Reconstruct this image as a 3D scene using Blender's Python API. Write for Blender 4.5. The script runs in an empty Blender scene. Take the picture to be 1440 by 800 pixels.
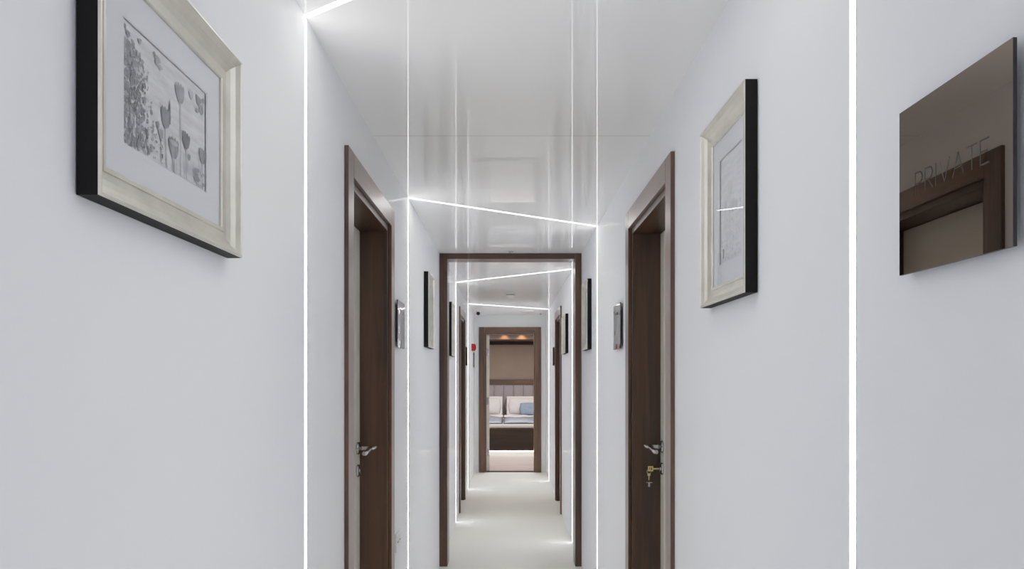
import bpy, bmesh, math, random
from mathutils import Vector, Matrix

sc = bpy.context.scene
col = sc.collection
PI = math.pi
HF = 1.408            # camera height
HC = 2.326            # corridor ceiling height
XL, XR = -0.52, 0.535  # corridor wall planes
YE = 10.6             # end wall
Y0 = -2.2             # wall behind the camera

# ------------------------------------------------------------------ materials
def srgb(r, g, b):
    def f(c):
        c /= 255.0
        return c / 12.92 if c <= 0.04045 else ((c + 0.055) / 1.055) ** 2.4
    return (f(r), f(g), f(b), 1.0)

def newmat(name):
    m = bpy.data.materials.new(name)
    m.use_nodes = True
    nt = m.node_tree
    nt.nodes.clear()
    out = nt.nodes.new('ShaderNodeOutputMaterial')
    return m, nt, out

def principled(name, color, rough=0.5, metal=0.0, spec=0.5, noise=0.0, nscale=8.0, bump=0.0, coat=0.0):
    m, nt, out = newmat(name)
    p = nt.nodes.new('ShaderNodeBsdfPrincipled')
    p.inputs['Roughness'].default_value = rough
    p.inputs['Metallic'].default_value = metal
    p.inputs['Specular IOR Level'].default_value = spec
    p.inputs['Coat Weight'].default_value = coat
    p.inputs['Base Color'].default_value = color
    tc = nt.nodes.new('ShaderNodeTexCoord')
    nz = nt.nodes.new('ShaderNodeTexNoise')
    nz.inputs['Scale'].default_value = nscale
    nz.inputs['Detail'].default_value = 4
    nt.links.new(tc.outputs['Object'], nz.inputs['Vector'])
    if noise > 0:
        r = nt.nodes.new('ShaderNodeValToRGB')
        r.color_ramp.elements[0].position = 0.3
        r.color_ramp.elements[1].position = 0.7
        a = [max(0, c * (1 - noise)) for c in color[:3]] + [1]
        b = [min(1, c * (1 + noise)) for c in color[:3]] + [1]
        r.color_ramp.elements[0].color = a
        r.color_ramp.elements[1].color = b
        nt.links.new(nz.outputs['Fac'], r.inputs['Fac'])
        nt.links.new(r.outputs['Color'], p.inputs['Base Color'])
    if bump > 0:
        b = nt.nodes.new('ShaderNodeBump')
        b.inputs['Strength'].default_value = bump
        b.inputs['Distance'].default_value = 0.01
        nt.links.new(nz.outputs['Fac'], b.inputs['Height'])
        nt.links.new(b.outputs['Normal'], p.inputs['Normal'])
    nt.links.new(p.outputs['BSDF'], out.inputs['Surface'])
    return m

def lacquer(name, color, gloss, rough, ior=1.45, power=1.0, bump=0.0, bscale=1.0, seam=None, mapscale=(1, 1, 1)):
    """diffuse paint under a Fresnel-weighted sheen; optional waviness and one panel seam across Y"""
    m, nt, out = newmat(name)
    d = nt.nodes.new('ShaderNodeBsdfDiffuse')
    g = nt.nodes.new('ShaderNodeBsdfGlossy')
    g.inputs['Roughness'].default_value = rough
    fr = nt.nodes.new('ShaderNodeFresnel')
    fr.inputs['IOR'].default_value = ior
    mu = nt.nodes.new('ShaderNodeMath'); mu.operation = 'MULTIPLY'
    mu.inputs[1].default_value = gloss
    mx = nt.nodes.new('ShaderNodeMixShader')
    pw = nt.nodes.new('ShaderNodeMath'); pw.operation = 'POWER'; pw.inputs[1].default_value = power
    nt.links.new(fr.outputs[0], pw.inputs[0])
    nt.links.new(pw.outputs[0], mu.inputs[0])
    nt.links.new(mu.outputs[0], mx.inputs[0])
    nt.links.new(d.outputs[0], mx.inputs[1])
    nt.links.new(g.outputs[0], mx.inputs[2])
    nt.links.new(mx.outputs[0], out.inputs['Surface'])
    tc = nt.nodes.new('ShaderNodeTexCoord')
    nz = nt.nodes.new('ShaderNodeTexNoise')
    nz.inputs['Scale'].default_value = bscale
    nz.inputs['Detail'].default_value = 2
    mp = nt.nodes.new('ShaderNodeMapping')
    mp.inputs['Scale'].default_value = mapscale
    nt.links.new(tc.outputs['Object'], mp.inputs['Vector'])
    nt.links.new(mp.outputs['Vector'], nz.inputs['Vector'])
    if bump > 0:
        b = nt.nodes.new('ShaderNodeBump')
        b.inputs['Strength'].default_value = 1.0
        b.inputs['Distance'].default_value = bump
        nt.links.new(nz.outputs['Fac'], b.inputs['Height'])
        nt.links.new(b.outputs['Normal'], g.inputs['Normal'])
    rmp = nt.nodes.new('ShaderNodeValToRGB')
    rmp.color_ramp.elements[0].color = [c * 0.985 for c in color[:3]] + [1]
    rmp.color_ramp.elements[1].color = list(color[:3]) + [1]
    nt.links.new(nz.outputs['Fac'], rmp.inputs['Fac'])
    last = rmp.outputs['Color']
    if seam is not None:
        sp = nt.nodes.new('ShaderNodeSeparateXYZ')
        nt.links.new(tc.outputs['Object'], sp.inputs[0])
        s1 = nt.nodes.new('ShaderNodeMath'); s1.operation = 'SUBTRACT'; s1.inputs[1].default_value = seam
        s2 = nt.nodes.new('ShaderNodeMath'); s2.operation = 'ABSOLUTE'
        s3 = nt.nodes.new('ShaderNodeMath'); s3.operation = 'LESS_THAN'; s3.inputs[1].default_value = 0.003
        nt.links.new(sp.outputs['Y'], s1.inputs[0]); nt.links.new(s1.outputs[0], s2.inputs[0]); nt.links.new(s2.outputs[0], s3.inputs[0])
        mc = nt.nodes.new('ShaderNodeMixRGB')
        mc.inputs['Color2'].default_value = [c * 0.72 for c in color[:3]] + [1]
        nt.links.new(s3.outputs[0], mc.inputs['Fac']); nt.links.new(last, mc.inputs['Color1'])
        last = mc.outputs['Color']
    nt.links.new(last, d.inputs['Color'])
    return m

def wood(name, axis, dark, light, rough=0.32, spec=0.5, coat=0.0):
    m, nt, out = newmat(name)
    p = nt.nodes.new('ShaderNodeBsdfPrincipled')
    p.inputs['Roughness'].default_value = rough
    p.inputs['Specular IOR Level'].default_value = spec
    p.inputs['Coat Weight'].default_value = coat; p.inputs['Coat Roughness'].default_value = 0.34
    tc = nt.nodes.new('ShaderNodeTexCoord')
    mp = nt.nodes.new('ShaderNodeMapping')
    s = [34.0, 34.0, 34.0]; s[axis] = 1.6
    mp.inputs['Scale'].default_value = s
    nz = nt.nodes.new('ShaderNodeTexNoise')
    nz.inputs['Scale'].default_value = 1.0; nz.inputs['Detail'].default_value = 6; nz.inputs['Roughness'].default_value = 0.65
    nz.inputs['Distortion'].default_value = 0.6
    mp2 = nt.nodes.new('ShaderNodeMapping')
    s2 = [9.0, 9.0, 9.0]; s2[axis] = 0.7
    mp2.inputs['Scale'].default_value = s2
    wv = nt.nodes.new('ShaderNodeTexNoise'); wv.inputs['Scale'].default_value = 1.0; wv.inputs['Detail'].default_value = 3
    nt.links.new(tc.outputs['Object'], mp.inputs['Vector']); nt.links.new(tc.outputs['Object'], mp2.inputs['Vector'])
    nt.links.new(mp.outputs['Vector'], nz.inputs['Vector']); nt.links.new(mp2.outputs['Vector'], wv.inputs['Vector'])
    ad = nt.nodes.new('ShaderNodeMath'); ad.operation = 'ADD'
    ml = nt.nodes.new('ShaderNodeMath'); ml.operation = 'MULTIPLY'; ml.inputs[1].default_value = 0.5
    nt.links.new(nz.outputs['Fac'], ad.inputs[0]); nt.links.new(wv.outputs['Fac'], ad.inputs[1]); nt.links.new(ad.outputs[0], ml.inputs[0])
    r = nt.nodes.new('ShaderNodeValToRGB')
    r.color_ramp.elements[0].position = 0.40; r.color_ramp.elements[0].color = dark
    r.color_ramp.elements[1].position = 0.60; r.color_ramp.elements[1].color = light
    nt.links.new(ml.outputs[0], r.inputs['Fac'])
    nt.links.new(r.outputs['Color'], p.inputs['Base Color'])
    nt.links.new(p.outputs['BSDF'], out.inputs['Surface'])
    return m

def mirror(name, color, rough=0.01, wave=0.0):
    m, nt, out = newmat(name)
    g = nt.nodes.new('ShaderNodeBsdfGlossy')
    g.inputs['Color'].default_value = color
    g.inputs['Roughness'].default_value = rough
    tc = nt.nodes.new('ShaderNodeTexCoord')
    nz = nt.nodes.new('ShaderNodeTexNoise'); nz.inputs['Scale'].default_value = 9.0
    b = nt.nodes.new('ShaderNodeBump'); b.inputs['Distance'].default_value = wave
    nt.links.new(tc.outputs['Object'], nz.inputs['Vector']); nt.links.new(nz.outputs['Fac'], b.inputs['Height'])
    if wave > 0: nt.links.new(b.outputs['Normal'], g.inputs['Normal'])
    nt.links.new(g.outputs[0], out.inputs['Surface'])
    return m

def thin_glass(name):
    m, nt, out = newmat(name)
    t = nt.nodes.new('ShaderNodeBsdfTransparent')
    g = nt.nodes.new('ShaderNodeBsdfGlossy'); g.inputs['Roughness'].default_value = 0.005
    fr = nt.nodes.new('ShaderNodeFresnel'); fr.inputs['IOR'].default_value = 1.3
    mu = nt.nodes.new('ShaderNodeMath'); mu.operation = 'MULTIPLY'; mu.inputs[1].default_value = 0.8
    mx = nt.nodes.new('ShaderNodeMixShader')
    nt.links.new(fr.outputs[0], mu.inputs[0]); nt.links.new(mu.outputs[0], mx.inputs[0])
    nt.links.new(t.outputs[0], mx.inputs[1]); nt.links.new(g.outputs[0], mx.inputs[2])
    nt.links.new(mx.outputs[0], out.inputs['Surface'])
    return m

def emission(name, color, strength):
    m, nt, out = newmat(name)
    e = nt.nodes.new('ShaderNodeEmission')
    e.inputs['Color'].default_value = color; e.inputs['Strength'].default_value = strength
    nt.links.new(e.outputs[0], out.inputs['Surface'])
    return m

M = {}
M['wall'] = lacquer('white_lacquer_wall', (0.885, 0.897, 0.928), 0.13, 0.006, power=2.0)
M['end_wall'] = lacquer('end_wall_paint', (0.85, 0.88, 0.875), 0.06, 0.1)
M['ceiling'] = lacquer('stretch_ceiling', (0.965, 0.968, 0.975), 0.62, 0.0, ior=1.45, power=1.0, bump=0.000018, bscale=3.0, seam=2.735, mapscale=(1.2, 1, 1))
M['floor'] = lacquer('pale_cream_floor', (0.96, 0.94, 0.875), 0.08, 0.25, bscale=6.0)
DK, LT = srgb(66, 44, 28), srgb(122, 83, 54)
M['wood_v'] = wood('walnut_upright', 2, DK, LT, coat=0.85)
M['wood_x'] = wood('walnut_crosswise', 0, DK, LT, coat=0.85)
M['jamb_v'] = wood('walnut_jamb_upright', 2, srgb(48, 31, 20), srgb(92, 62, 40), rough=0.4, coat=0.5)
M['jamb_x'] = wood('walnut_jamb_crosswise', 0, srgb(48, 31, 20), srgb(92, 62, 40), rough=0.4, coat=0.5)
M['portal_v'] = wood('walnut_portal_upright', 2, srgb(52, 33, 21), srgb(98, 65, 42), coat=0.5)
M['portal_x'] = wood('walnut_portal_crosswise', 0, srgb(52, 33, 21), srgb(98, 65, 42), coat=0.5)
M['dark_wood_x'] = wood('dark_walnut', 0, srgb(34, 25, 16), srgb(56, 40, 26), rough=0.45)
M['leaf'] = principled('cream_door_paint', srgb(240, 238, 229), 0.4)
M['steel'] = principled('brushed_steel', srgb(190, 190, 192), 0.22, 1.0)
M['brass'] = principled('brass_key', srgb(236, 214, 150), 0.35, 0.7)
M['led'] = emission('led_white', (1.0, 0.99, 0.985, 1), 10.0)
M['gold'] = principled('champagne_leaf', srgb(216, 213, 203), 0.36, 0.45, noise=0.10, nscale=14, bump=0.02)
M['black'] = principled('black_frame_edge', srgb(13, 12, 15), 0.6, spec=0.25)
M['mat'] = principled('white_mat_board', srgb(232, 234, 238), 0.8)
M['glass'] = thin_glass('picture_glass')
M['brown_mirror'] = mirror('bronze_mirror_glass', (0.285, 0.24, 0.205, 1))
M['silver_mirror'] = mirror('silver_mirror_glass', (0.60, 0.60, 0.615, 1), 0.015, wave=0.0008)
M['etch'] = principled('etched_lettering', srgb(62, 55, 51), 0.6)
M['dark_edge'] = principled('dark_plate_edge', srgb(46, 42, 50), 0.35)
M['white_plastic'] = principled('white_plastic', srgb(232, 232, 230), 0.35)
M['black_plastic'] = principled('black_plastic', srgb(14, 14, 16), 0.2)
M['red'] = principled('red_plastic', srgb(190, 30, 40), 0.4)
M['bright_red'] = principled('red_button_face', srgb(225, 70, 60), 0.4)
M['beige'] = principled('beige_wall_covering', srgb(190, 172, 158), 0.7, noise=0.04, nscale=4)
M['bed_floor'] = wood('pale_bedroom_floor', 0, srgb(176, 161, 160), srgb(196, 182, 180), rough=0.5)
M['headboard'] = principled('mauve_grey_velvet', srgb(196, 188, 194), 0.8, noise=0.05, nscale=30)
M['duvet'] = principled('silver_satin', srgb(136, 144, 154), 0.42, noise=0.06, nscale=6, bump=0.4)
M['sheet'] = principled('white_linen', srgb(236, 234, 236), 0.8)
M['mattress'] = principled('mattress_fabric', srgb(200, 198, 192), 0.9)
M['pillow'] = principled('blush_white_linen', srgb(232, 228, 232), 0.8, noise=0.05, nscale=25, bump=0.2)
M['mauve'] = principled('mauve_satin', srgb(168, 152, 160), 0.6, noise=0.08, nscale=10)
M['blue'] = principled('pale_blue_cushion', srgb(146, 166, 188), 0.7, noise=0.08, nscale=20)
M['warm'] = emission('underbed_glow', (1.0, 0.86, 0.74, 1), 5.0)
M['shadow'] = principled('dark_void', srgb(26, 22, 20), 0.8)

def art_paper(name, lo, hi, ang):
    m, nt, out = newmat(name)
    p = nt.nodes.new('ShaderNodeBsdfDiffuse')
    tc = nt.nodes.new('ShaderNodeTexCoord')
    mp = nt.nodes.new('ShaderNodeMapping')
    mp.inputs['Rotation'].default_value = (0, ang, 0)
    mp.inputs['Scale'].default_value = (14, 1, 90)
    nz = nt.nodes.new('ShaderNodeTexNoise'); nz.inputs['Scale'].default_value = 1.2; nz.inputs['Detail'].default_value = 5
    r = nt.nodes.new('ShaderNodeValToRGB')
    r.color_ramp.elements[0].position = 0.35; r.color_ramp.elements[0].color = lo
    r.color_ramp.elements[1].position = 0.65; r.color_ramp.elements[1].color = hi
    nt.links.new(tc.outputs['Object'], mp.inputs['Vector']); nt.links.new(mp.outputs['Vector'], nz.inputs['Vector'])
    nt.links.new(nz.outputs['Fac'], r.inputs['Fac']); nt.links.new(r.outputs['Color'], p.inputs['Color'])
    nt.links.new(p.outputs[0], out.inputs['Surface'])
    return m
M['paper'] = art_paper('print_paper', srgb(220, 220, 222), srgb(236, 236, 238), 0.2)
M['paper2'] = art_paper('pale_print_paper', srgb(226, 227, 231), srgb(238, 238, 241), 1.1)
for i, v in enumerate((142, 162, 182, 202)):
    M['ink%d' % i] = principled('grey_ink', srgb(v, v + 2, v + 6), 0.9, noise=0.15, nscale=60)
M['ink4'] = principled('light_grey_ink', srgb(214, 215, 218), 0.9)
M['ink_pale'] = principled('pale_ink', srgb(226, 226, 228), 0.9)

# ------------------------------------------------------------------ mesh helpers
class MB:
    def __init__(self): self.bm = bmesh.new(); self.slots = []
    def _mi(self, mat):
        if mat is None: return 0
        if mat not in self.slots: self.slots.append(mat)
        return self.slots.index(mat)
    def face(self, pts, mat=None):
        f = self.bm.faces.new([self.bm.verts.new(p) for p in pts]); f.material_index = self._mi(mat); return f
    def box(self, x0, x1, y0, y1, z0, z1, mat=None):
        x0, x1 = sorted((x0, x1)); y0, y1 = sorted((y0, y1)); z0, z1 = sorted((z0, z1))
        v = [self.bm.verts.new(p) for p in ((x0,y0,z0),(x1,y0,z0),(x1,y1,z0),(x0,y1,z0),(x0,y0,z1),(x1,y0,z1),(x1,y1,z1),(x0,y1,z1))]
        for q in ((3,2,1,0),(4,5,6,7),(0,1,5,4),(1,2,6,5),(2,3,7,6),(3,0,4,7)):
            f = self.bm.faces.new([v[i] for i in q]); f.material_index = self._mi(mat)
        return self
    def lathe(self, prof, c=(0,0,0), axis='Z', n=24, mat=None):
        """prof: (radius, height) pairs"""
        rings = []
        for r, h in prof:
            ring = []
            for k in range(n):
                a = 2 * PI * k / n
                u, w = r * math.cos(a), r * math.sin(a)
                p = {'Z': (u, w, h), 'Y': (u, h, w), 'X': (h, u, w)}[axis]
                ring.append(self.bm.verts.new((c[0]+p[0], c[1]+p[1], c[2]+p[2])))
            rings.append(ring)
        mi = self._mi(mat)
        for a, b in zip(rings, rings[1:]):
            for k in range(n):
                f = self.bm.faces.new((a[k], a[(k+1) % n], b[(k+1) % n], b[k])); f.material_index = mi; f.smooth = True
        for ring in (rings[0], rings[-1]):
            f = self.bm.faces.new(ring); f.material_index = mi
        return self
    def tube(self, pts, radii, n=12, mat=None, flat=1.0):
        pts = [Vector(p) for p in pts]
        if not isinstance(radii, (list, tuple)): radii = [radii] * len(pts)
        rings = []
        up = Vector((0, 0, 1))
        for i, p in enumerate(pts):
            t = (pts[min(i+1, len(pts)-1)] - pts[max(i-1, 0)]).normalized()
            u = t.cross(up)
            if u.length < 1e-4: u = Vector((1, 0, 0))
            u.normalize(); w = u.cross(t).normalized()
            rings.append([self.bm.verts.new(p + radii[i] * (math.cos(2*PI*k/n) * u + flat * math.sin(2*PI*k/n) * w)) for k in range(n)])
        mi = self._mi(mat)
        for a, b in zip(rings, rings[1:]):
            for k in range(n):
                f = self.bm.faces.new((a[k], a[(k+1) % n], b[(k+1) % n], b[k])); f.material_index = mi; f.smooth = True
        for ring in (rings[0], rings[-1]):
            f = self.bm.faces.new(ring); f.material_index = mi
        return self
    def build(self, name, mat=None, parent=None, bevel=0.0, label=None, smooth=False):
        bmesh.ops.recalc_face_normals(self.bm, faces=self.bm.faces[:])
        me = bpy.data.meshes.new(name)
        self.bm.to_mesh(me); self.bm.free()
        for s in (self.slots or [mat]): me.materials.append(M[s] if isinstance(s, str) else s)
        if smooth:
            for p in me.polygons: p.use_smooth = True
        o = bpy.data.objects.new(name, me); col.objects.link(o)
        if parent is not None: o.parent = parent
        if bevel > 0:
            b = o.modifiers.new('edge', 'BEVEL'); b.width = bevel; b.segments = 2; b.limit_method = 'ANGLE'
        if label: o['label'] = label
        return o

def tag(o, label=None, cat=None, group=None, kind=None):
    if label: o['label'] = label
    if cat: o['category'] = cat
    if group: o['group'] = group
    if kind: o['kind'] = kind
    return o

def thing(name, label, cat, loc=(0,0,0), rz=0.0, group=None, kind=None):
    o = bpy.data.objects.new(name, None); col.objects.link(o)
    o.location = loc; o.rotation_euler = (0, 0, rz); o.empty_display_size = 0.05
    return tag(o, label, cat, group, kind)

RL, RR = PI / 2, -PI / 2    # rotations that turn a thing's front (-Y) away from the left / right wall

# ------------------------------------------------------------------ corridor shell
DOORS = [('L', 2.26 + 0.4535, 0.117), ('R', 2.323 + 0.4535, 0.121), ('L', 7.41 + 0.4535, 0.117), ('R', 7.35 + 0.4535, 0.121)]
HOLE, HOLE_Z = 0.384, 2.070
def side_wall(name, x0, x1, side):
    mb = MB()
    y = Y0
    for c in sorted(d[1] for d in DOORS if d[0] == side):
        mb.box(x0, x1, y, c - HOLE, 0, HC)
        mb.box(x0, x1, c - HOLE, c + HOLE, HOLE_Z, HC)
        y = c + HOLE
    mb.box(x0, x1, y, YE, 0, HC)
    o = mb.build(name, 'wall'); tag(o, kind='structure'); return o
side_wall('wall_left', XL - 0.24, XL, 'L')
side_wall('wall_right', XR, XR + 0.24, 'R')
mb = MB(); mb.box(XL - 0.24, XR + 0.24, Y0 - 0.1, Y0, 0, HC); tag(mb.build('wall_rear', 'wall'), kind='structure')
mb = MB(); mb.box(XL - 0.3, XR + 0.3, Y0 - 0.1, YE + 0.12, -0.1, 0); tag(mb.build('floor', 'floor'), kind='structure')
mb = MB(); mb.box(XL - 0.3, XR + 0.3, Y0 - 0.1, YE + 0.12, HC, HC + 0.1); tag(mb.build('ceiling', 'ceiling'), kind='structure')
EX0, EX1, EZ = -0.378, 0.396, 2.072       # hole in the end wall
mb = MB()
mb.box(-2.2, EX0, YE, YE + 0.12, 0, 2.40); mb.box(EX1, 2.2, YE, YE + 0.12, 0, 2.40); mb.box(EX0, EX1, YE, YE + 0.12, EZ, 2.40)
tag(mb.build('wall_end', 'end_wall'), kind='structure')

# ------------------------------------------------------------------ side doors
def lever_handle(parent, s, x, y, z):
    """rose, neck and wave-shaped lever; s = +1 when the lever points to local -x"""
    mb = MB()
    mb.lathe([(0.0255, 0), (0.0265, -0.004), (0.024, -0.009), (0.012, -0.011)], (x, y, z), 'Y', 28)
    mb.tube([(x, y - 0.008, z), (x, y - 0.030, z), (x, y - 0.046, z + .001), (x - s*.010, y - 0.056, z + .001), (x - s*.026, y - 0.059, z - .001),
             (x - s*.05, y - 0.058, z - .004), (x - s*.08, y - 0.055, z - .009), (x - s*.105, y - 0.052, z - .012), (x - s*.116, y - 0.050, z - .010)],
            [.009, .009, .0095, .0105, .0105, .0100, .0095, .0105, .006], 14)
    mb.tube([(x - s*.014, y - .058, z), (x - s*.012, y - .068, z + .000), (x - s*.012, y - .077, z + .004), (x - s*.012, y - .083, z + .009)], [.0085, .0075, .0055, .003], 12)
    return mb.build('handle', 'steel', parent)

def lock_plate(parent, x, y, z):
    mb = MB()
    mb.lathe([(0.0255, 0), (0.0265, -0.004), (0.024, -0.009), (0.010, -0.0095)], (x, y, z), 'Y', 28)
    mb.lathe([(0.0085, -0.008), (0.0085, -0.013), (0.007, -0.014)], (x, y, z), 'Y', 20)
    mb.box(x - .004, x + .004, y - .0150, y - .0135, z - .014, z - .005)
    return mb.build('lock', 'steel', parent)

def side_door(name, side, yc, rec, label):
    x = XL if side == 'L' else XR
    s = 1 if side == 'L' else -1            # local x of the far (lock) side
    t = thing(name, label, 'door', (x, yc, 0), RL if side == 'L' else RR, kind='structure')
    W, cw = 0.4535, 0.080
    ci = W - cw; a = ci - 0.027; zt = 2.138; zc = zt - cw; zj = zc - 0.027
    for q in (-1, 1):
        mb = MB(); mb.box(q*ci, q*W, -0.014, -0.0004, 0.001, zt); mb.build('casing_post', 'wood_v', t, 0.0014)
    mb = MB(); mb.box(-ci + .0012, ci - .0012, -0.014, -0.0004, zc, zt - .0005); mb.build('casing_head', 'wood_x', t, 0.0012)
    for q in (-1, 1):
        mb = MB(); mb.box(q*a, q*(HOLE - .0005), 0.0, 0.20, 0.001, HOLE_Z - .0005); mb.build('jamb_post', 'jamb_v', t, 0.001)
    mb = MB(); mb.box(-a + .0005, a - .0005, 0.0, 0.20, zj, HOLE_Z - .0005); mb.build('jamb_head', 'jamb_x', t, 0.001)
    mb = MB(); mb.box(-a + .0025, a - .0025, rec, rec + 0.042, 0.006, zj - .003)
    leaf = mb.build('door_leaf', 'leaf', t, 0.001, label='cream painted door leaf')
    hx = s * (a - 0.055)
    lever_handle(leaf, s, hx, rec, HF - 0.298)
    lock_plate(leaf, hx, rec, HF - 0.392)
    return t, hx, rec
side_door('door_1', 'L', DOORS[0][1], DOORS[0][2], 'walnut framed doorway with recessed cream door on left wall, nearest the camera')
d2, HX2, REC2 = side_door('door_2', 'R', DOORS[1][1], DOORS[1][2], 'walnut framed doorway on right wall with brass key hanging in its lock')
side_door('door_3', 'L', DOORS[2][1], DOORS[2][2], 'farther walnut doorway on left wall seen through the walnut portal')
side_door('door_4', 'R', DOORS[3][1], DOORS[3][2], 'farther walnut doorway on right wall seen through the walnut portal')

# keys in the lock of door 2
ky = DOORS[1][1] - HX2      # local x -> world -Y on the right wall
kx = XR + REC2
k = thing('key_bunch', 'brass key stuck in right door lock with spare key and steel tag hanging', 'keys', (kx - .016, ky, HF - .392), RR)
mb = MB()
mb.tube([(0, .000, 0), (0, -.026, 0)], .0035, 8)
mb.box(-.002, .002, -.048, -.026, .006, .011); mb.box(-.002, .002, -.048, -.026, -.011, -.006)
mb.box(-.002, .002, -.031, -.026, -.006, .006); mb.box(-.002, .002, -.048, -.043, -.006, .006); mb.box(-.0018, .0018, -.040, -.036, -.006, .006)
mb.build('key', 'brass', k)
mb = MB(); mb.tube([(0, -.044 + .009*math.sin(a), -.012 + .009*math.cos(a)) for a in [2*PI*i/16 for i in range(17)]], .0011, 6); mb.build('key_ring', 'steel', k)
mb = MB(); mb.box(-.001, .001, -.050, -.038, -.030, -.020); mb.box(-.001, .001, -.046, -.042, -.048, -.030); mb.build('spare_key', 'brass', k)
mb = MB(); mb.tube([(0, -.044, -.02), (0, -.044, -.055)], .0008, 6)
mb.box(-.001, .001, -.056, -.030, -.060, -.057); mb.box(-.001, .001, -.048, -.040, -.077, -.060); mb.build('tag', 'steel', k)

# ------------------------------------------------------------------ walnut portal across the corridor
PY0, PY1 = 5.33, 5.49
t = thing('door_5', 'open walnut door frame spanning the whole corridor', 'door frame', (0, PY0, 0), 0, kind='structure')
mb = MB(); mb.box(XL + .0005, -0.461, 0, PY1 - PY0, 0.001, HC - .0005); mb.build('frame_post', 'portal_v', t, .0015)
mb = MB(); mb.box(0.489, XR - .0005, 0, PY1 - PY0, 0.001, HC - .0005); mb.build('frame_post', 'portal_v', t, .0015)
mb = MB(); mb.box(-0.4605, 0.4885, 0.001, PY1 - PY0 - .001, HF + .876, HC - .0005); mb.build('frame_head', 'portal_x', t, .0015)

# ------------------------------------------------------------------ end doorway with its open leaf
t = thing('door_6', 'walnut framed doorway at corridor end opening on the bedroom', 'door', (0, YE, 0), 0, kind='structure')
O0, O1, zt, cw = -0.450, 0.468, HF + .735, .083
mb = MB(); mb.box(O0, O0 + cw, -.015, -.0004, .001, zt); mb.build('casing_post', 'wood_v', t, .0015)
mb = MB(); mb.box(O1 - cw, O1, -.015, -.0004, .001, zt); mb.build('casing_post', 'wood_v', t, .0015)
mb = MB(); mb.box(O0 + cw + .001, O1 - cw - .001, -.015, -.0004, zt - cw, zt - .0005); mb.build('casing_head', 'wood_x', t, .0015)
J0, J1, JZ = O0 + cw + .025, O1 - cw - .025, zt - cw - .025
mb = MB(); mb.box(EX0 + .0005, J0, 0, .13, .001, EZ - .0005); mb.build('jamb_post', 'wood_v', t, .001)
mb = MB(); mb.box(J1, EX1 - .0005, 0, .13, .001, EZ - .0005); mb.build('jamb_post', 'wood_v', t, .001)
mb = MB(); mb.box(J0 + .0005, J1 - .0005, 0, .13, JZ, EZ - .0005); mb.build('jamb_head', 'wood_x', t, .001)
mb = MB(); mb.box(J0 + .001, J1 - .001, .02, .11, .0005, .012); mb.build('threshold', 'dark_wood_x', t, .001)
mb = MB()
ca, sa = math.cos(math.radians(3)), math.sin(math.radians(3))
def rp(u, w): return (J0 + .003 + u*ca - w*sa, .135 + u*sa + w*ca)
p = [rp(0, 0), rp(.041, 0), rp(.041, .66), rp(0, .66)]
vb = [mb.bm.verts.new((q[0], q[1], .008)) for q in p]; vt = [mb.bm.verts.new((q[0], q[1], JZ - .004)) for q in p]
mb.bm.faces.new(vb); mb.bm.faces.new(vt)
for i in range(4): mb.bm.faces.new((vb[i], vb[(i+1) % 4], vt[(i+1) % 4], vt[i]))
leaf = mb.build('door_leaf', 'leaf', t, .001, label='cream painted door leaf standing open')
for z in (HF + .37, HF - .36, HF - 1.12):
    mb = MB(); mb.lathe([(.006, -.055), (.0075, -.05), (.0075, .05), (.006, .055)], (J0 + .002, .127, z), 'Z', 14)
    mb.box(J0 + .004, J0 + .030, .1318, .1335, z - .05, z + .05)
    mb.build('hinge', 'steel', leaf)

# ------------------------------------------------------------------ light strips
LW, LT_ = 0.018, 0.0014
def vstrip(side, y, label):
    x = XL if side == 'L' else XR
    t = thing('light_strip', label, 'light', (x, y, 0), RL if side == 'L' else RR, group='vertical wall light strips')
    z1 = HC - .006
    mb = MB(); mb.box(-LW/2, LW/2, -LT_, -.0002, .002, z1); mb.build('diffuser', 'led', t)
    for q in (-1, 1):
        mb = MB(); mb.box(q*LW/2, q*(LW/2 + .0015), -.0012, -.0002, .002, z1); mb.build('profile_edge', 'white_plastic', t)
def cstrip(yl, yr, label):
    a = Vector((XL + .001, yl, 0)); b = Vector((XR - .001, yr, 0)); d = b - a
    t = thing('light_strip', label, 'light', ((XL + XR)/2, (yl + yr)/2, HC - LT_), math.atan2(d.y, d.x), group='slanting ceiling light strips')
    L = d.length / 2 - abs(d.y) / d.length * LW / 2
    mb = MB(); mb.box(-L, L, -LW/2, LW/2, 0, LT_ - .0002); mb.build('diffuser', 'led', t)
    for q in (-1, 1):
        mb = MB(); mb.box(-L, L, q*LW/2, q*(LW/2 + .0015), LT_ - .0012, LT_ - .0002); mb.build('profile_edge', 'white_plastic', t)
LY = [1.828, 3.675, 6.96, 9.0]; RY = [1.117, 4.372, 6.11, 9.72]
vstrip('L', LY[0], 'white light strip up left wall between flower picture and nearest left door')
vstrip('L', LY[1], 'white light strip up left wall just past the nearest left door')
vstrip('L', LY[2], 'white light strip up left wall beyond portal, before the farther left door')
vstrip('L', LY[3], 'white light strip up left wall past the farther left door')
vstrip('R', RY[0], 'broad bright light strip up right wall beside the bronze PRIVATE plate')
vstrip('R', RY[1], 'white light strip up right wall between nearest right door and portal')
vstrip('R', RY[2], 'white light strip up right wall just beyond the portal')
vstrip('R', RY[3], 'white light strip up right wall close to the end doorway')
cstrip(LY[0], RY[0], 'thick light strip slanting over ceiling at top left, nearest the camera')
cstrip(LY[1], RY[1], 'light strip slanting over ceiling in front of the portal')
cstrip(LY[2], RY[2], 'first light strip slanting over ceiling beyond the portal')
cstrip(LY[3], RY[3], 'farthest light strip slanting over ceiling before the end doorway')

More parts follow.
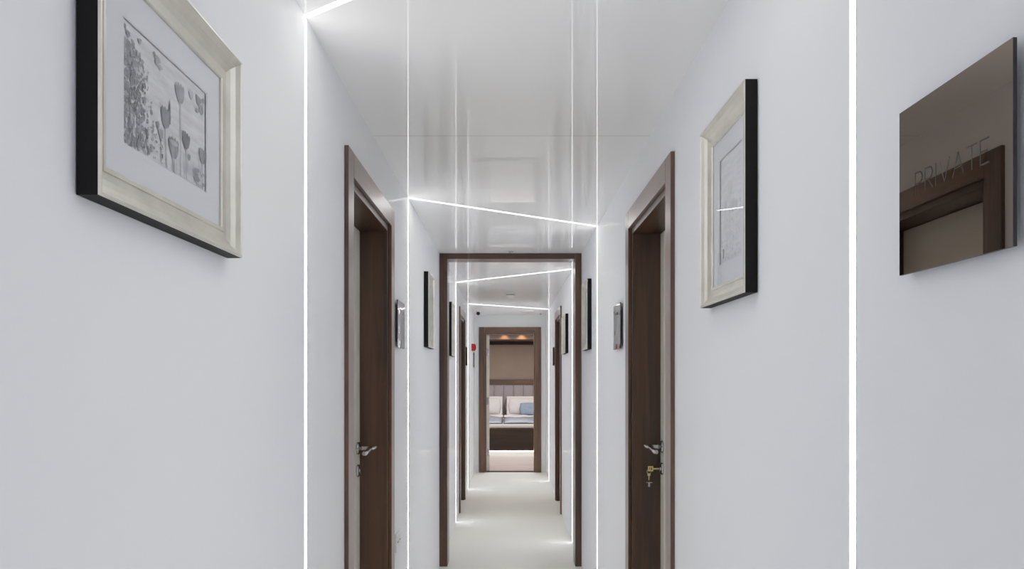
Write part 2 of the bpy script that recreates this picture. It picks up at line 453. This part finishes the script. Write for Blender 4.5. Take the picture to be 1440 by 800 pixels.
# ------------------------------------------------------------------ pictures
def blob(mb, cx, cz, rx, rz, y, mat, rnd, n=10, jag=0.25):
    pts = []
    for k in range(n):
        a = -2 * PI * k / n
        r = 1 + rnd.uniform(-jag, jag)
        pts.append((cx + rx * r * math.cos(a), y, cz + rz * r * math.sin(a)))
    mb.face(pts, mat)
def poly(mb, pts, y, mat): mb.face([(p[0], y, p[1]) for p in pts], mat)
def poppy(mb, cx, cz, r, y, mat, tilt, stem, floor_z, smat):
    c, s = math.cos(tilt), math.sin(tilt)
    def T(u, v): return (cx + u*c - v*s, cz + u*s + v*c)
    if stem: poly(mb, [T(-r*.05, -r*.8), (cx + stem - r*.05, floor_z), (cx + stem + r*.05, floor_z), T(r*.05, -r*.8)], y + .00005, smat)
    pts = [T(u*r, v*r) for u, v in ((-.25,-.9),(.25,-.9),(.62,-.55),(.85,0),(.9,.55),(.72,.85),(.5,.62),(.28,.95),(0,.7),(-.3,.98),(-.5,.6),(-.75,.85),(-.92,.5),(-.85,0),(-.62,-.55))]
    poly(mb, pts, y, mat)
def picture(side, yc, zc, w, h, label, art, seed):
    x = XL if side == 'L' else XR
    t = thing('framed_picture', label, 'picture', (x, yc, zc), RL if side == 'L' else RR, group='framed flower prints along the walls')
    hw, hh = w/2, h/2
    def sweep(prof, name, mat, lab=None):
        mb = MB(); rings = []
        for d, p in prof:
            a, b = hw - d, hh - d
            rings.append([mb.bm.verts.new(q) for q in ((-a, -p, -b), (a, -p, -b), (a, -p, b), (-a, -p, b))])
        for r0, r1 in zip(rings, rings[1:]):
            for k in range(4): mb.bm.faces.new((r0[k], r0[(k+1) % 4], r1[(k+1) % 4], r1[k]))
        return mb.build(name, mat, t, label=lab)
    sweep([(0.0015, .001), (0, .002), (0, .0275), (.0012, .0275), (.006, .001), (0.0015, .001)], 'frame_edge', 'black', 'black outer edge of the frame')
    sweep([(.0002, .0277), (.0014, .0305), (.004, .031), (.0065, .0290), (.012, .0220), (.020, .0160), (.030, .0118), (.0385, .0105), (.040, .0105), (.0406, .0122), (.046, .0118), (.048, .0100), (.048, .004), (.0095, .004), (.006, .018), (.0002, .0277)], 'frame_moulding', 'gold')
    iw, ih = (.130, .0835) if w > h else (.0835, .130)
    mw, mh = hw - .046, hh - .046
    mb = MB()                                  # mat with a bevelled window
    o_ = [(-mw, -.0065, -mh), (mw, -.0065, -mh), (mw, -.0065, mh), (-mw, -.0065, mh)]
    i_ = [(-iw - .002, -.0065, -ih - .002), (iw + .002, -.0065, -ih - .002), (iw + .002, -.0065, ih + .002), (-iw - .002, -.0065, ih + .002)]
    b_ = [(-iw, -.0050, -ih), (iw, -.0050, -ih), (iw, -.0050, ih), (-iw, -.0050, ih)]
    for A, B in ((o_, i_), (i_, b_)):
        for k in range(4): mb.face([A[k], A[(k+1) % 4], B[(k+1) % 4], B[k]])
    mb.build('mat_board', 'mat', t)
    rnd = random.Random(seed)
    mb = MB(); Y = -.0030
    mb.face([(-iw - .001, Y, -ih - .001), (iw + .001, Y, -ih - .001), (iw + .001, Y, ih + .001), (-iw - .001, Y, ih + .001)], 'paper' if art == 0 else 'paper2')
    def P(u, v): return (-iw + 2*iw*u, ih - 2*ih*v)
    inks = ('ink0', 'ink1', 'ink2', 'ink3')
    lay = [0]
    def ly(): lay[0] += 1; return Y - .0001 - .0000012 * lay[0]
    if art == 0:                                # flower meadow: dark foliage on the left, poppies to the right
        for k in range(1000):
            v = rnd.uniform(.16, .99)
            u = abs(rnd.gauss(0, .13 + .11 * max(0, v - .4)))
            if v < .32: u *= .7
            u = min(max(u, .012), .42 if v > .6 else .3)
            if u > .27 and v < .5: continue
            q = P(u, min(v, .975))
            r = rnd.uniform(.0010, .0036)
            blob(mb, q[0], q[1], r, r*rnd.uniform(.5, 1.6), ly(), rnd.choice(('ink0', 'ink1', 'ink1', 'ink2', 'ink3')) if v > .3 else rnd.choice(('ink1', 'ink2', 'ink2')), rnd, 7, .4)
        for (u, v, rx) in ((.05, .10, .006), (.10, .13, .004), (.17, .07, .005), (.36, .10, .008), (.40, .14, .005), (.33, .07, .005), (.02, .06, .004), (.90, .13, .010), (.94, .20, .008), (.88, .24, .006), (.97, .10, .007)):
            q = P(u, v); blob(mb, q[0], q[1], rx, rx*.8, ly(), rnd.choice(('ink1', 'ink2')), rnd, 8, .4)
        for (u, v, r, m, ti, st) in ((.64, .22, .017, 'ink2', .1, .002), (.79, .14, .008, 'ink3', .3, .0), (.46, .55, .017, 'ink1', -.15, .004), (.56, .77, .018, 'ink1', .05, .003),
                                     (.72, .62, .015, 'ink0', -.1, .002), (.86, .88, .012, 'ink1', .3, .001), (.955, .66, .014, 'ink1', -.1, .002), (.40, .72, .008, 'ink2', .2, .001), (.76, .76, .006, 'ink1', 0, .001)):
            q = P(u, v); poppy(mb, q[0], q[1], r, ly(), m, ti, st, -ih + .001, 'ink2')
        q = P(.505, .40); poly(mb, [(q[0]-.003, q[1]-.03), (q[0]+.003, q[1]-.03), (q[0]+.0035, q[1]-.008), (q[0]+.001, q[1]+.010), (q[0]-.002, q[1]-.006)], ly(), 'ink0')
        q = P(.56, .725); blob(mb, q[0], q[1], .013, .004, ly(), 'ink3', rnd, 12, .1)
        for k in range(26):
            u = rnd.uniform(.30, .95); q = P(u, rnd.uniform(.6, .9)); poly(mb, [(q[0], q[1]), (q[0] + .0007, q[1]), (q[0] + .0012, -ih + .001), (q[0] + .0003, -ih + .001)], ly(), 'ink3')
        for k in range(14):
            q = P(rnd.uniform(.85, .99), rnd.uniform(.8, .98)); blob(mb, q[0], q[1], rnd.uniform(.002, .005), .003, ly(), rnd.choice(inks[1:]), rnd, 7, .4)
    else:                                       # pale single-stem studies
        for k in range(5):
            u0 = rnd.uniform(.15, .85); q = P(u0, rnd.uniform(.25, .6)); r = rnd.uniform(.010, .020)
            poppy(mb, q[0], q[1], r, ly(), rnd.choice(('ink4', 'ink_pale', 'ink4')), rnd.uniform(-.4, .4), rnd.uniform(-.006, .006), -ih + .001, 'ink4')
        for k in range(90):
            q = P(rnd.uniform(.03, .97), min(.97, abs(rnd.gauss(1.0, .16)) if rnd.random() < .7 else rnd.uniform(.5, .97)))
            r = rnd.uniform(.002, .006); blob(mb, max(-iw+.007, min(iw-.007, q[0])), max(-ih+.007, q[1]), r, r, ly(), rnd.choice(('ink4', 'ink4', 'ink_pale')), rnd, 7, .4)
        q = P(.1, .93); poly(mb, [(q[0], q[1] - .006), (q[0] + .012, q[1] - .006), (q[0] + .012, q[1] + .018), (q[0], q[1] + .018)], ly(), 'ink1')
    mb.build('print', None, t)
    mb = MB(); mb.face([(-mw, -.0085, -mh), (mw, -.0085, -mh), (mw, -.0085, mh), (-mw, -.0085, mh)]); mb.build('glass_pane', 'glass', t)
    return t
ZL, ZP = HF + .397, HF + .4115
picture('L', 0.859 + .2295, ZL, .459, .358, 'large wide gold framed grey poppy print on left wall, nearest the camera', 0, 3)
picture('R', 1.545 + .179, ZP, .358, .459, 'upright gold framed pale print on right wall between light strip and nearest door', 1, 5)
picture('L', 4.355 + .179, ZP, .358, .459, 'upright gold framed print on left wall just before the portal, seen edge on', 1, 8)
picture('R', 4.675 + .179, ZP, .358, .459, 'upright gold framed print on right wall just before the portal', 1, 11)
picture('L', 6.12 + .179, ZP, .358, .459, 'upright framed print on left wall beyond the portal, beside the farther light strip', 1, 14)
picture('R', 6.52 + .2295, ZL, .459, .358, 'wide framed print on right wall beyond the portal, beside the farther right door', 1, 17)

# ------------------------------------------------------------------ door plates
def plate(side, y0, mat, label, text=None, name='door_sign'):
    x = XL if side == 'L' else XR
    S = .216; zc = HF + .243
    t = thing(name, label, 'sign', (x, y0 + S/2, zc), RL if side == 'L' else RR, group='square mirror door plates')
    mb = MB(); mb.box(-S/2, S/2, -.0148, -.0105, -S/2, S/2, 'dark_edge')
    for f in mb.bm.faces:
        f.material_index = 0
    mb.bm.normal_update()
    mb.slots = ['dark_edge', mat]
    for f in mb.bm.faces:
        if all(abs(v.co.y + .0148) < 1e-6 for v in f.verts): f.material_index = 1
    mb.build('plate_face', None, t)
    for sx in (-1, 1):
        for sz in (-1, 1):
            mb = MB(); mb.lathe([(.007, -.0105), (.007, -.0002)], (sx*.085, 0, sz*.085), 'Y', 12); mb.build('spacer', 'steel', t)
    if text:
        lw = .0009; H = .027; yy = -.01488
        mb = MB()
        def stroke(pts):
            for a, b in zip(pts, pts[1:]):
                a, b = Vector(a), Vector(b); d = (b - a).normalized(); n = Vector((-d.y, d.x)) * lw; a = a - d*lw*.6; b = b + d*lw*.6
                mb.face([(a.x - n.x, yy, a.y - n.y), (b.x - n.x, yy, b.y - n.y), (b.x + n.x, yy, b.y + n.y), (a.x + n.x, yy, a.y + n.y)])
        bowl = [(.0, H)] + [(.0085 + .0068*math.sin(a), H*.74 + H*.26*math.cos(a)) for a in [PI*i/10 for i in range(11)]] + [(0, H*.48)]
        G = {'P': (.0155, [[(0, 0), (0, H)], bowl]), 'R': (.0165, [[(0, 0), (0, H)], bowl, [(.006, H*.48), (.016, 0)]]), 'I': (.001, [[(0, 0), (0, H)]]),
             'V': (.020, [[(0, H), (.010, 0), (.020, H)]]), 'A': (.020, [[(0, 0), (.010, H), (.020, 0)], [(.0037, H*.36), (.0163, H*.36)]]),
             'T': (.017, [[(0, H), (.017, H)], [(.0085, H), (.0085, 0)]]), 'E': (.014, [[(.014, H), (0, H), (0, 0), (.014, 0)], [(0, H*.52), (.012, H*.52)]])}
        gap = .0062
        tot = sum(G[c][0] for c in text) + gap * (len(text) - 1)
        cx = -tot/2
        for c in text:
            w, st = G[c]
            for s_ in st: stroke([(cx + p[0], p[1] - H/2 + .004) for p in s_])
            cx += w + gap
        mb.build('lettering', 'etch', t, label='etched word PRIVATE')
    return t
plate('R', 0.742, 'brown_mirror', 'bronze mirror plate reading PRIVATE on right wall', 'PRIVATE')
plate('L', 3.25, 'silver_mirror', 'silver mirror plate on left wall beside the nearest left door')
plate('R', 3.375, 'silver_mirror', 'silver mirror plate on right wall beside the door with the key')
plate('L', 8.37, 'brown_mirror', 'small dark plate on left wall past the farther left door')
plate('R', 8.41, 'brown_mirror', 'small brown plate on right wall past the farther right door')
plate('L', 10.25, 'silver_mirror', 'thin grey plate edge on below the red alarm box')

# ------------------------------------------------------------------ small fittings
t = thing('alarm_box', 'small red fire alarm box at far end of left wall', 'alarm', (XL, 9.78, HF + .403), RL)
mb = MB(); mb.box(-.040, .040, -.006, -.0003, -.042, .042); mb.build('mounting_plate', 'white_plastic', t, .001)
mb = MB(); mb.box(-.045, .045, -.050, -.006, -.047, .047); mb.build('housing', 'red', t, .003)
mb = MB(); mb.box(-.034, .034, -.062, -.050, -.036, .036); mb.build('cover', 'red', t, .002)
mb = MB(); mb.lathe([(.018, -.062), (.017, -.065), (.012, -.066)], (0, 0, 0), 'Y', 20); mb.build('button', 'bright_red', t)

t = thing('wall_socket', 'white socket plate low on left wall beside the nearest left door', 'socket', (XL, 3.315, HF - .755), RL)
mb = MB(); mb.box(-.062, .062, -.009, -.0003, -.042, .042); mb.build('plate', 'white_plastic', t, .002)
for q in (-.029, .029):
    mb = MB(); mb.lathe([(.021, -.009), (.021, -.0105), (.018, -.0110), (.0175, -.0095)], (q, 0, 0), 'Y', 24)
    s_ = mb.build('outlet', 'white_plastic', t)
    mb = MB(); mb.lathe([(.0028, -.0098), (.0028, -.0112)], (q - .008, 0, 0), 'Y', 10); mb.lathe([(.0028, -.0098), (.0028, -.0112)], (q + .008, 0, 0), 'Y', 10); mb.build('pin_holes', 'black_plastic', s_)

t = thing('smoke_detector', 'round white smoke detector on ceiling beyond the portal', 'smoke detector', (.012, 7.86, HC), 0)
mb = MB(); mb.lathe([(.052, -.0003), (.053, -.012), (.050, -.016)], n=36); mb.build('base', 'white_plastic', t)
mb = MB(); mb.lathe([(.046, -.016), (.047, -.034), (.042, -.048), (.030, -.057), (.010, -.060)], n=36); mb.build('dome', 'white_plastic', t)
mb = MB(); mb.lathe([(.0475, -.020), (.0482, -.0205), (.0482, -.0245), (.0475, -.025)], n=36); mb.build('vent_ring', 'dark_edge', t)

t = thing('security_camera', 'black ball camera on white base at far end of ceiling', 'camera', (-.43, 9.9, HC), 0)
mb = MB(); mb.lathe([(.036, -.0003), (.036, -.012), (.030, -.020), (.018, -.022)], n=28); mb.build('base', 'white_plastic', t)
mb = MB(); mb.lathe([(.004, -.018), (.016, -.022), (.0235, -.031), (.026, -.041), (.0235, -.053), (.016, -.063), (.004, -.067)], n=28); mb.build('eye_ball', 'black_plastic', t, smooth=True)
mb = MB(); mb.lathe([(.011, -.023), (.011, -.0275), (.008, -.028)], (0, 0, -.041), 'Y', 18); mb.build('lens', 'dark_edge', t)

t = thing('ceiling_speaker', 'round white flush disc on ceiling near the end doorway', 'speaker', (.25, 9.97, HC), 0)
mb = MB(); mb.lathe([(.085, -.0003), (.085, -.006), (.078, -.008)], n=36); mb.build('rim', 'white_plastic', t)
mb = MB(); mb.lathe([(.077, -.0075), (.06, -.009), (.02, -.0095)], n=36); mb.build('grille', 'mat', t)
t = thing('ceiling_sensor', 'tiny steel sensor on ceiling beside the end wall', 'sensor', (.45, 10.38, HC), 0)
mb = MB(); mb.lathe([(.018, -.0003), (.018, -.006), (.008, -.008), (.006, -.022), (.011, -.024)], n=20); mb.build('body', 'steel', t)
t = thing('door_catch', 'tiny steel catch on ceiling right in front of the portal head', 'catch', (.012, 5.245, HC), 0)
mb = MB(); mb.box(-.019, .019, -.012, .012, -.004, -.0003); mb.build('plate', 'steel', t, .001)
mb = MB(); mb.lathe([(.010, -.004), (.009, -.012), (.005, -.014)], n=18); mb.build('stud', 'steel', t)

# ------------------------------------------------------------------ bedroom shell
BW, BY0, BY1, BH = 1.55, YE + .12, 15.2, HC
mb = MB(); mb.box(-2.2, 2.2, BY0, BY1 + .1, -.1, 0); tag(mb.build('floor_bedroom', 'bed_floor'), kind='structure')
mb = MB(); mb.box(-2.2, 2.2, BY0, BY1 + .1, BH, BH + .1); tag(mb.build('ceiling_bedroom', 'end_wall'), kind='structure')
mb = MB(); mb.box(-2.2, -2.0, BY0, BY1 + .1, 0, BH); tag(mb.build('wall_bedroom_left', 'beige'), kind='structure')
mb = MB(); mb.box(2.0, 2.2, BY0, BY1 + .1, 0, BH); tag(mb.build('wall_bedroom_right', 'beige'), kind='structure')
mb = MB()
xs = [-2.0, -1.2, -.665, -.118, .43, .98, 2.0]
mb.box(-2.0, 2.0, BY1 + .004, BY1 + .1, 0, BH)
for a, b in zip(xs, xs[1:]): mb.box(a + .002, b - .002, BY1, BY1 + .004, 0, BH)
tag(mb.build('wall_bedroom_back', 'beige'), kind='structure')
mb = MB(); mb.box(-1.99, 1.99, 14.2, BY1 - .0005, HF + .745, BH - .001); tag(mb.build('trim_1', 'wood_x'), kind='structure')
mb = MB(); mb.box(-1.99, 1.99, 15.08, BY1 - .0005, HF + .68, HF + .744); tag(mb.build('wall_shade_strip', 'dark_wood_x'), kind='structure')  # dark strip standing in for the shaded wall below the pelmet

# ------------------------------------------------------------------ bed
bx0, bx1, bcx = -1.0, .76, -.118
bed = thing('bed', 'upholstered double bed with channelled headboard and dark floating base', 'bed', (bcx, 13.0, 0), 0)
hw = (bx1 - bx0) / 2
mb = MB(); mb.box(-hw, hw, 0, 2.0, .075, .47); mb.build('bed_base', 'dark_wood_x', bed, .004)
mb = MB(); mb.box(-hw + .16, hw - .16, .16, 1.95, .0005, .075); mb.build('plinth', 'mattress', bed)
mb = MB(); mb.box(-hw + .12, hw - .12, .12, .135, .045, .0745); mb.build('glow_strip', 'warm', bed, label='warm light strip under the base')
mb = MB(); mb.box(-hw + .02, hw - .02, .02, 1.98, .4705, .56); mb.build('mattress', 'mattress', bed, .03)
mb = MB(); mb.box(-1.25, 1.25, 2.08, 2.19, HF - .164, HF - .052); mb.build('headboard_rail', 'wood_x', bed, .003)
mb = MB(); mb.box(-1.25, 1.25, 2.10, 2.19, .08, HF - .166); mb.build('headboard_back', 'headboard', bed)
for i in range(-6, 6):
    mb = MB(); c = (i + .5) * .206; n = 14
    prev = None
    rows = []
    for z in (.40, HF - .19, HF - .175, HF - .168):
        k_ = 1.0 if z < HF - .18 else (.75 if z < HF - .17 else .3)
        rows.append([mb.bm.verts.new((c + .1015 * math.cos(PI * j / n), 2.10 - .001 - .038 * k_ * math.sin(PI * j / n) ** .55, z)) for j in range(n + 1)])
    for r0, r1 in zip(rows, rows[1:]):
        for j in range(n): mb.bm.faces.new((r0[j], r0[j+1], r1[j+1], r1[j]))
    mb.build('headboard_channel', 'headboard', bed, smooth=True)

def soft(name, label, cat, mat, w, h, th, loc, tilt, rz=0, flange=0.0, fmat=None, group=None, seed=1, n=22, ripple=.006):
    """pillow: stands on its long edge (local z up), leaning back by tilt"""
    rnd = random.Random(seed)
    t = bpy.data.objects.new(name, None) if flange else None
    mb = MB()
    ph = [rnd.uniform(0, 6) for _ in range(4)]
    def P(u, v, s):
        e = (1 - abs(u) ** 3.2) * (1 - abs(v) ** 3.2)
        y = s * th / 2 * max(e, 0) ** .55
        y += ripple * math.sin(5*u + ph[0]) * math.sin(4*v + ph[1]) * (1 - u*u) * (1 - v*v)
        pin = 1 - .05 * (abs(u*v)) ** 1.0
        xx = u * w/2 * (1 - .05 * (1 - u*u) * 0) * (1 - .045 * (1 - abs(v)) * abs(u) * -1) * pin
        return (xx, y, h/2 + v * h/2 * pin + ripple * .7 * math.sin(3*u + ph[2]))
    grids = []
    for s in (-1, 1):
        grids.append([[mb.bm.verts.new(P(-1 + 2*i/n, -1 + 2*j/n, s)) for i in range(n+1)] for j in range(n+1)])
    for g in grids:
        for j in range(n):
            for i in range(n): mb.bm.faces.new((g[j][i], g[j][i+1], g[j+1][i+1], g[j+1][i]))
    bmesh.ops.remove_doubles(mb.bm, verts=mb.bm.verts[:], dist=1e-5)
    if not flange:
        o = mb.build(name, mat, None, smooth=True)
        o.location = loc; o.rotation_euler = (-tilt, 0, rz)
        return tag(o, label, cat, group)
    col.objects.link(t); t.location = loc; t.rotation_euler = (-tilt, 0, rz); tag(t, label, cat, group)
    mb.build('body', mat, t, smooth=True)
    fl = MB(); m_ = 40
    def border(k, d):
        q = k / m_ * 4; s_ = int(q) % 4; f = (q - int(q)) * 2 - 1
        a, b = w/2 + d, h/2 + d
        p = [(f*a, -b), (a, f*b), (-f*a, b), (-a, -f*b)][s_]
        wob = .006 * math.sin(k * 1.9 + ph[3])
        return (p[0], wob if d > 0 else 0, h/2 + p[1])
    inn = [fl.bm.verts.new(border(k, -.02)) for k in range(m_)]; out = [fl.bm.verts.new(border(k, flange)) for k in range(m_)]
    for k in range(m_): fl.bm.faces.new((inn[k], inn[(k+1) % m_], out[(k+1) % m_], out[k]))
    f = fl.build('flange', fmat, t, smooth=True)
    sm = f.modifiers.new('thick', 'SOLIDIFY'); sm.thickness = .006; sm.offset = 0
    return t
ZT = .622
soft('pillow', 'mauve satin pillow at the back left of the bed', 'pillow', 'mauve', .72, .38, .14, (-.51, 14.86, ZT - .02), .18, seed=2, group='bed pillows')
soft('pillow', 'mauve satin pillow at the back right of the bed', 'pillow', 'mauve', .72, .38, .14, (.27, 14.86, ZT - .02), .18, seed=3, group='bed pillows')
soft('pillow', 'blush white flanged pillow on the left half of the bed', 'pillow', 'pillow', .64, .34, .15, (-.50, 14.66, ZT + .02), .20, flange=.035, fmat='sheet', seed=4, group='bed pillows')
soft('pillow', 'blush white flanged pillow behind the blue cushion', 'pillow', 'pillow', .64, .34, .15, (.30, 14.66, ZT + .02), .20, flange=.035, fmat='sheet', seed=5, group='bed pillows')
soft('cushion', 'small pale blue cushion on the right half of the bed', 'cushion', 'blue', .46, .26, .11, (.44, 14.47, ZT + .01), .22, seed=6)

def duvet(label, x0, x1, seed):
    rnd = random.Random(seed)
    ph = [rnd.uniform(0, 6) for _ in range(5)]
    t = thing('duvet', label, 'bedding', ((x0 + x1)/2, 13.03, .5605), 0, group='folded duvets')
    w = (x1 - x0)/2; L = 1.36
    mb = MB(); nx, ny = 26, 40
    def top(u, v):
        ex = (1 - abs(2*u - 1) ** 5); ey = (1 - abs(2*v - 1) ** 6)
        return max(ex*ey, 0) ** .5 * (.075 + .012 * math.sin(7*u + ph[0] + 3*v) + .008 * math.sin(13*v + ph[1]) + .006 * math.sin(17*u + ph[2]))
    g = [[mb.bm.verts.new((-w + 2*w*i/nx, L*j/ny, .0 + top(i/nx, j/ny))) for i in range(nx+1)] for j in range(ny+1)]
    for j in range(ny):
        for i in range(nx): mb.bm.faces.new((g[j][i], g[j][i+1], g[j+1][i+1], g[j+1][i]))
    border = [g[0][i] for i in range(nx+1)] + [g[j][nx] for j in range(1, ny+1)] + [g[ny][i] for i in range(nx-1, -1, -1)] + [g[j][0] for j in range(ny-1, 0, -1)]
    mb.bm.faces.new(border)
    mb.build('cover', 'duvet', t, smooth=True)
    mb = MB(); n = 20
    rows = []
    for k in range(9):
        a = PI * k / 8
        rows.append([mb.bm.verts.new((-w*.985 + 2*w*.985*i/n, 1.30 - .11*math.cos(a), .055 + .032*math.sin(a) + .006*math.sin(6*i/n*3 + ph[3]) * math.sin(a))) for i in range(n+1)])
    for r0, r1 in zip(rows, rows[1:]):
        for i in range(n): mb.bm.faces.new((r0[i], r0[i+1], r1[i+1], r1[i]))
    mb.build('turned_back_sheet', 'sheet', t, smooth=True)
duvet('silver grey duvet on the left half of the bed', bx0 + .02, bcx - .004, 21)
duvet('silver grey duvet on the right half of the bed', bcx + .004, bx1 - .02, 22)

# ------------------------------------------------------------------ lamps, world, camera
def area(name, loc, rot, sx, sy, power, color):
    L = bpy.data.lights.new(name, 'AREA'); L.shape = 'RECTANGLE'; L.size = sx; L.size_y = sy; L.energy = power; L.color = color
    o = bpy.data.objects.new(name, L); o.location = loc; o.rotation_euler = rot; col.objects.link(o); return o
area('rear_fill_light', (0, -1.2, HC - .03), (0, 0, 0), .6, 1.6, 3.0, (1, .99, .98))  # added fill light behind the camera, no fixture modelled
area('bedroom_fill_light', (0, 12.4, BH - .03), (0, 0, 0), 1.6, 1.2, 31.0, (1, .98, .975))  # unseen fill added to brighten the bedroom
for x in (-.10, .24):
    S = bpy.data.lights.new('bedroom_spot', 'SPOT'); S.energy = 6; S.color = (1, .72, .45); S.spot_size = math.radians(100); S.spot_blend = .8; S.shadow_soft_size = .02
    o = bpy.data.objects.new('bedroom_spot', S); o.location = (x, 14.12, HF + .895); o.rotation_euler = (math.radians(4), 0, 0); col.objects.link(o)

w = bpy.data.worlds.new('World'); sc.world = w; w.use_nodes = True
w.node_tree.nodes['Background'].inputs['Color'].default_value = (.02, .02, .022, 1)

cam = bpy.data.cameras.new('camera'); cam.sensor_width = 36; cam.lens = 25.25
cam.shift_x = 3.6 / 1440; cam.shift_y = 130 / 1440
cam.clip_start = .02
co = bpy.data.objects.new('camera', cam); co.location = (0, 0, HF); co.rotation_euler = (PI/2, 0, 0); col.objects.link(co)
sc.camera = co

sc.view_settings.view_transform = 'Standard'
sc.view_settings.look = 'None'
sc.view_settings.exposure = 0.92
# soft highlight shoulder, as in the photograph's tone curve
sc.view_settings.use_curve_mapping = True
cm = sc.view_settings.curve_mapping
cm.white_level = (3.0, 3.0, 3.0)
cv = cm.curves[3]
cv.points[0].location = (0.0, 0.0); cv.points[-1].location = (1.0, 0.54)
for px_, py_ in ((.10, .30), (.15, .385), (.25, .455), (.45, .51)): cv.points.new(px_, py_)
for p_ in cv.points: p_.handle_type = 'VECTOR'
cm.update()
try:
    sc.cycles.use_denoising = True
    sc.cycles.max_bounces = 14; sc.cycles.diffuse_bounces = 8; sc.cycles.glossy_bounces = 6; sc.cycles.transparent_max_bounces = 8
    sc.cycles.sample_clamp_indirect = 6.0
    sc.cycles.caustics_reflective = True
except Exception: pass
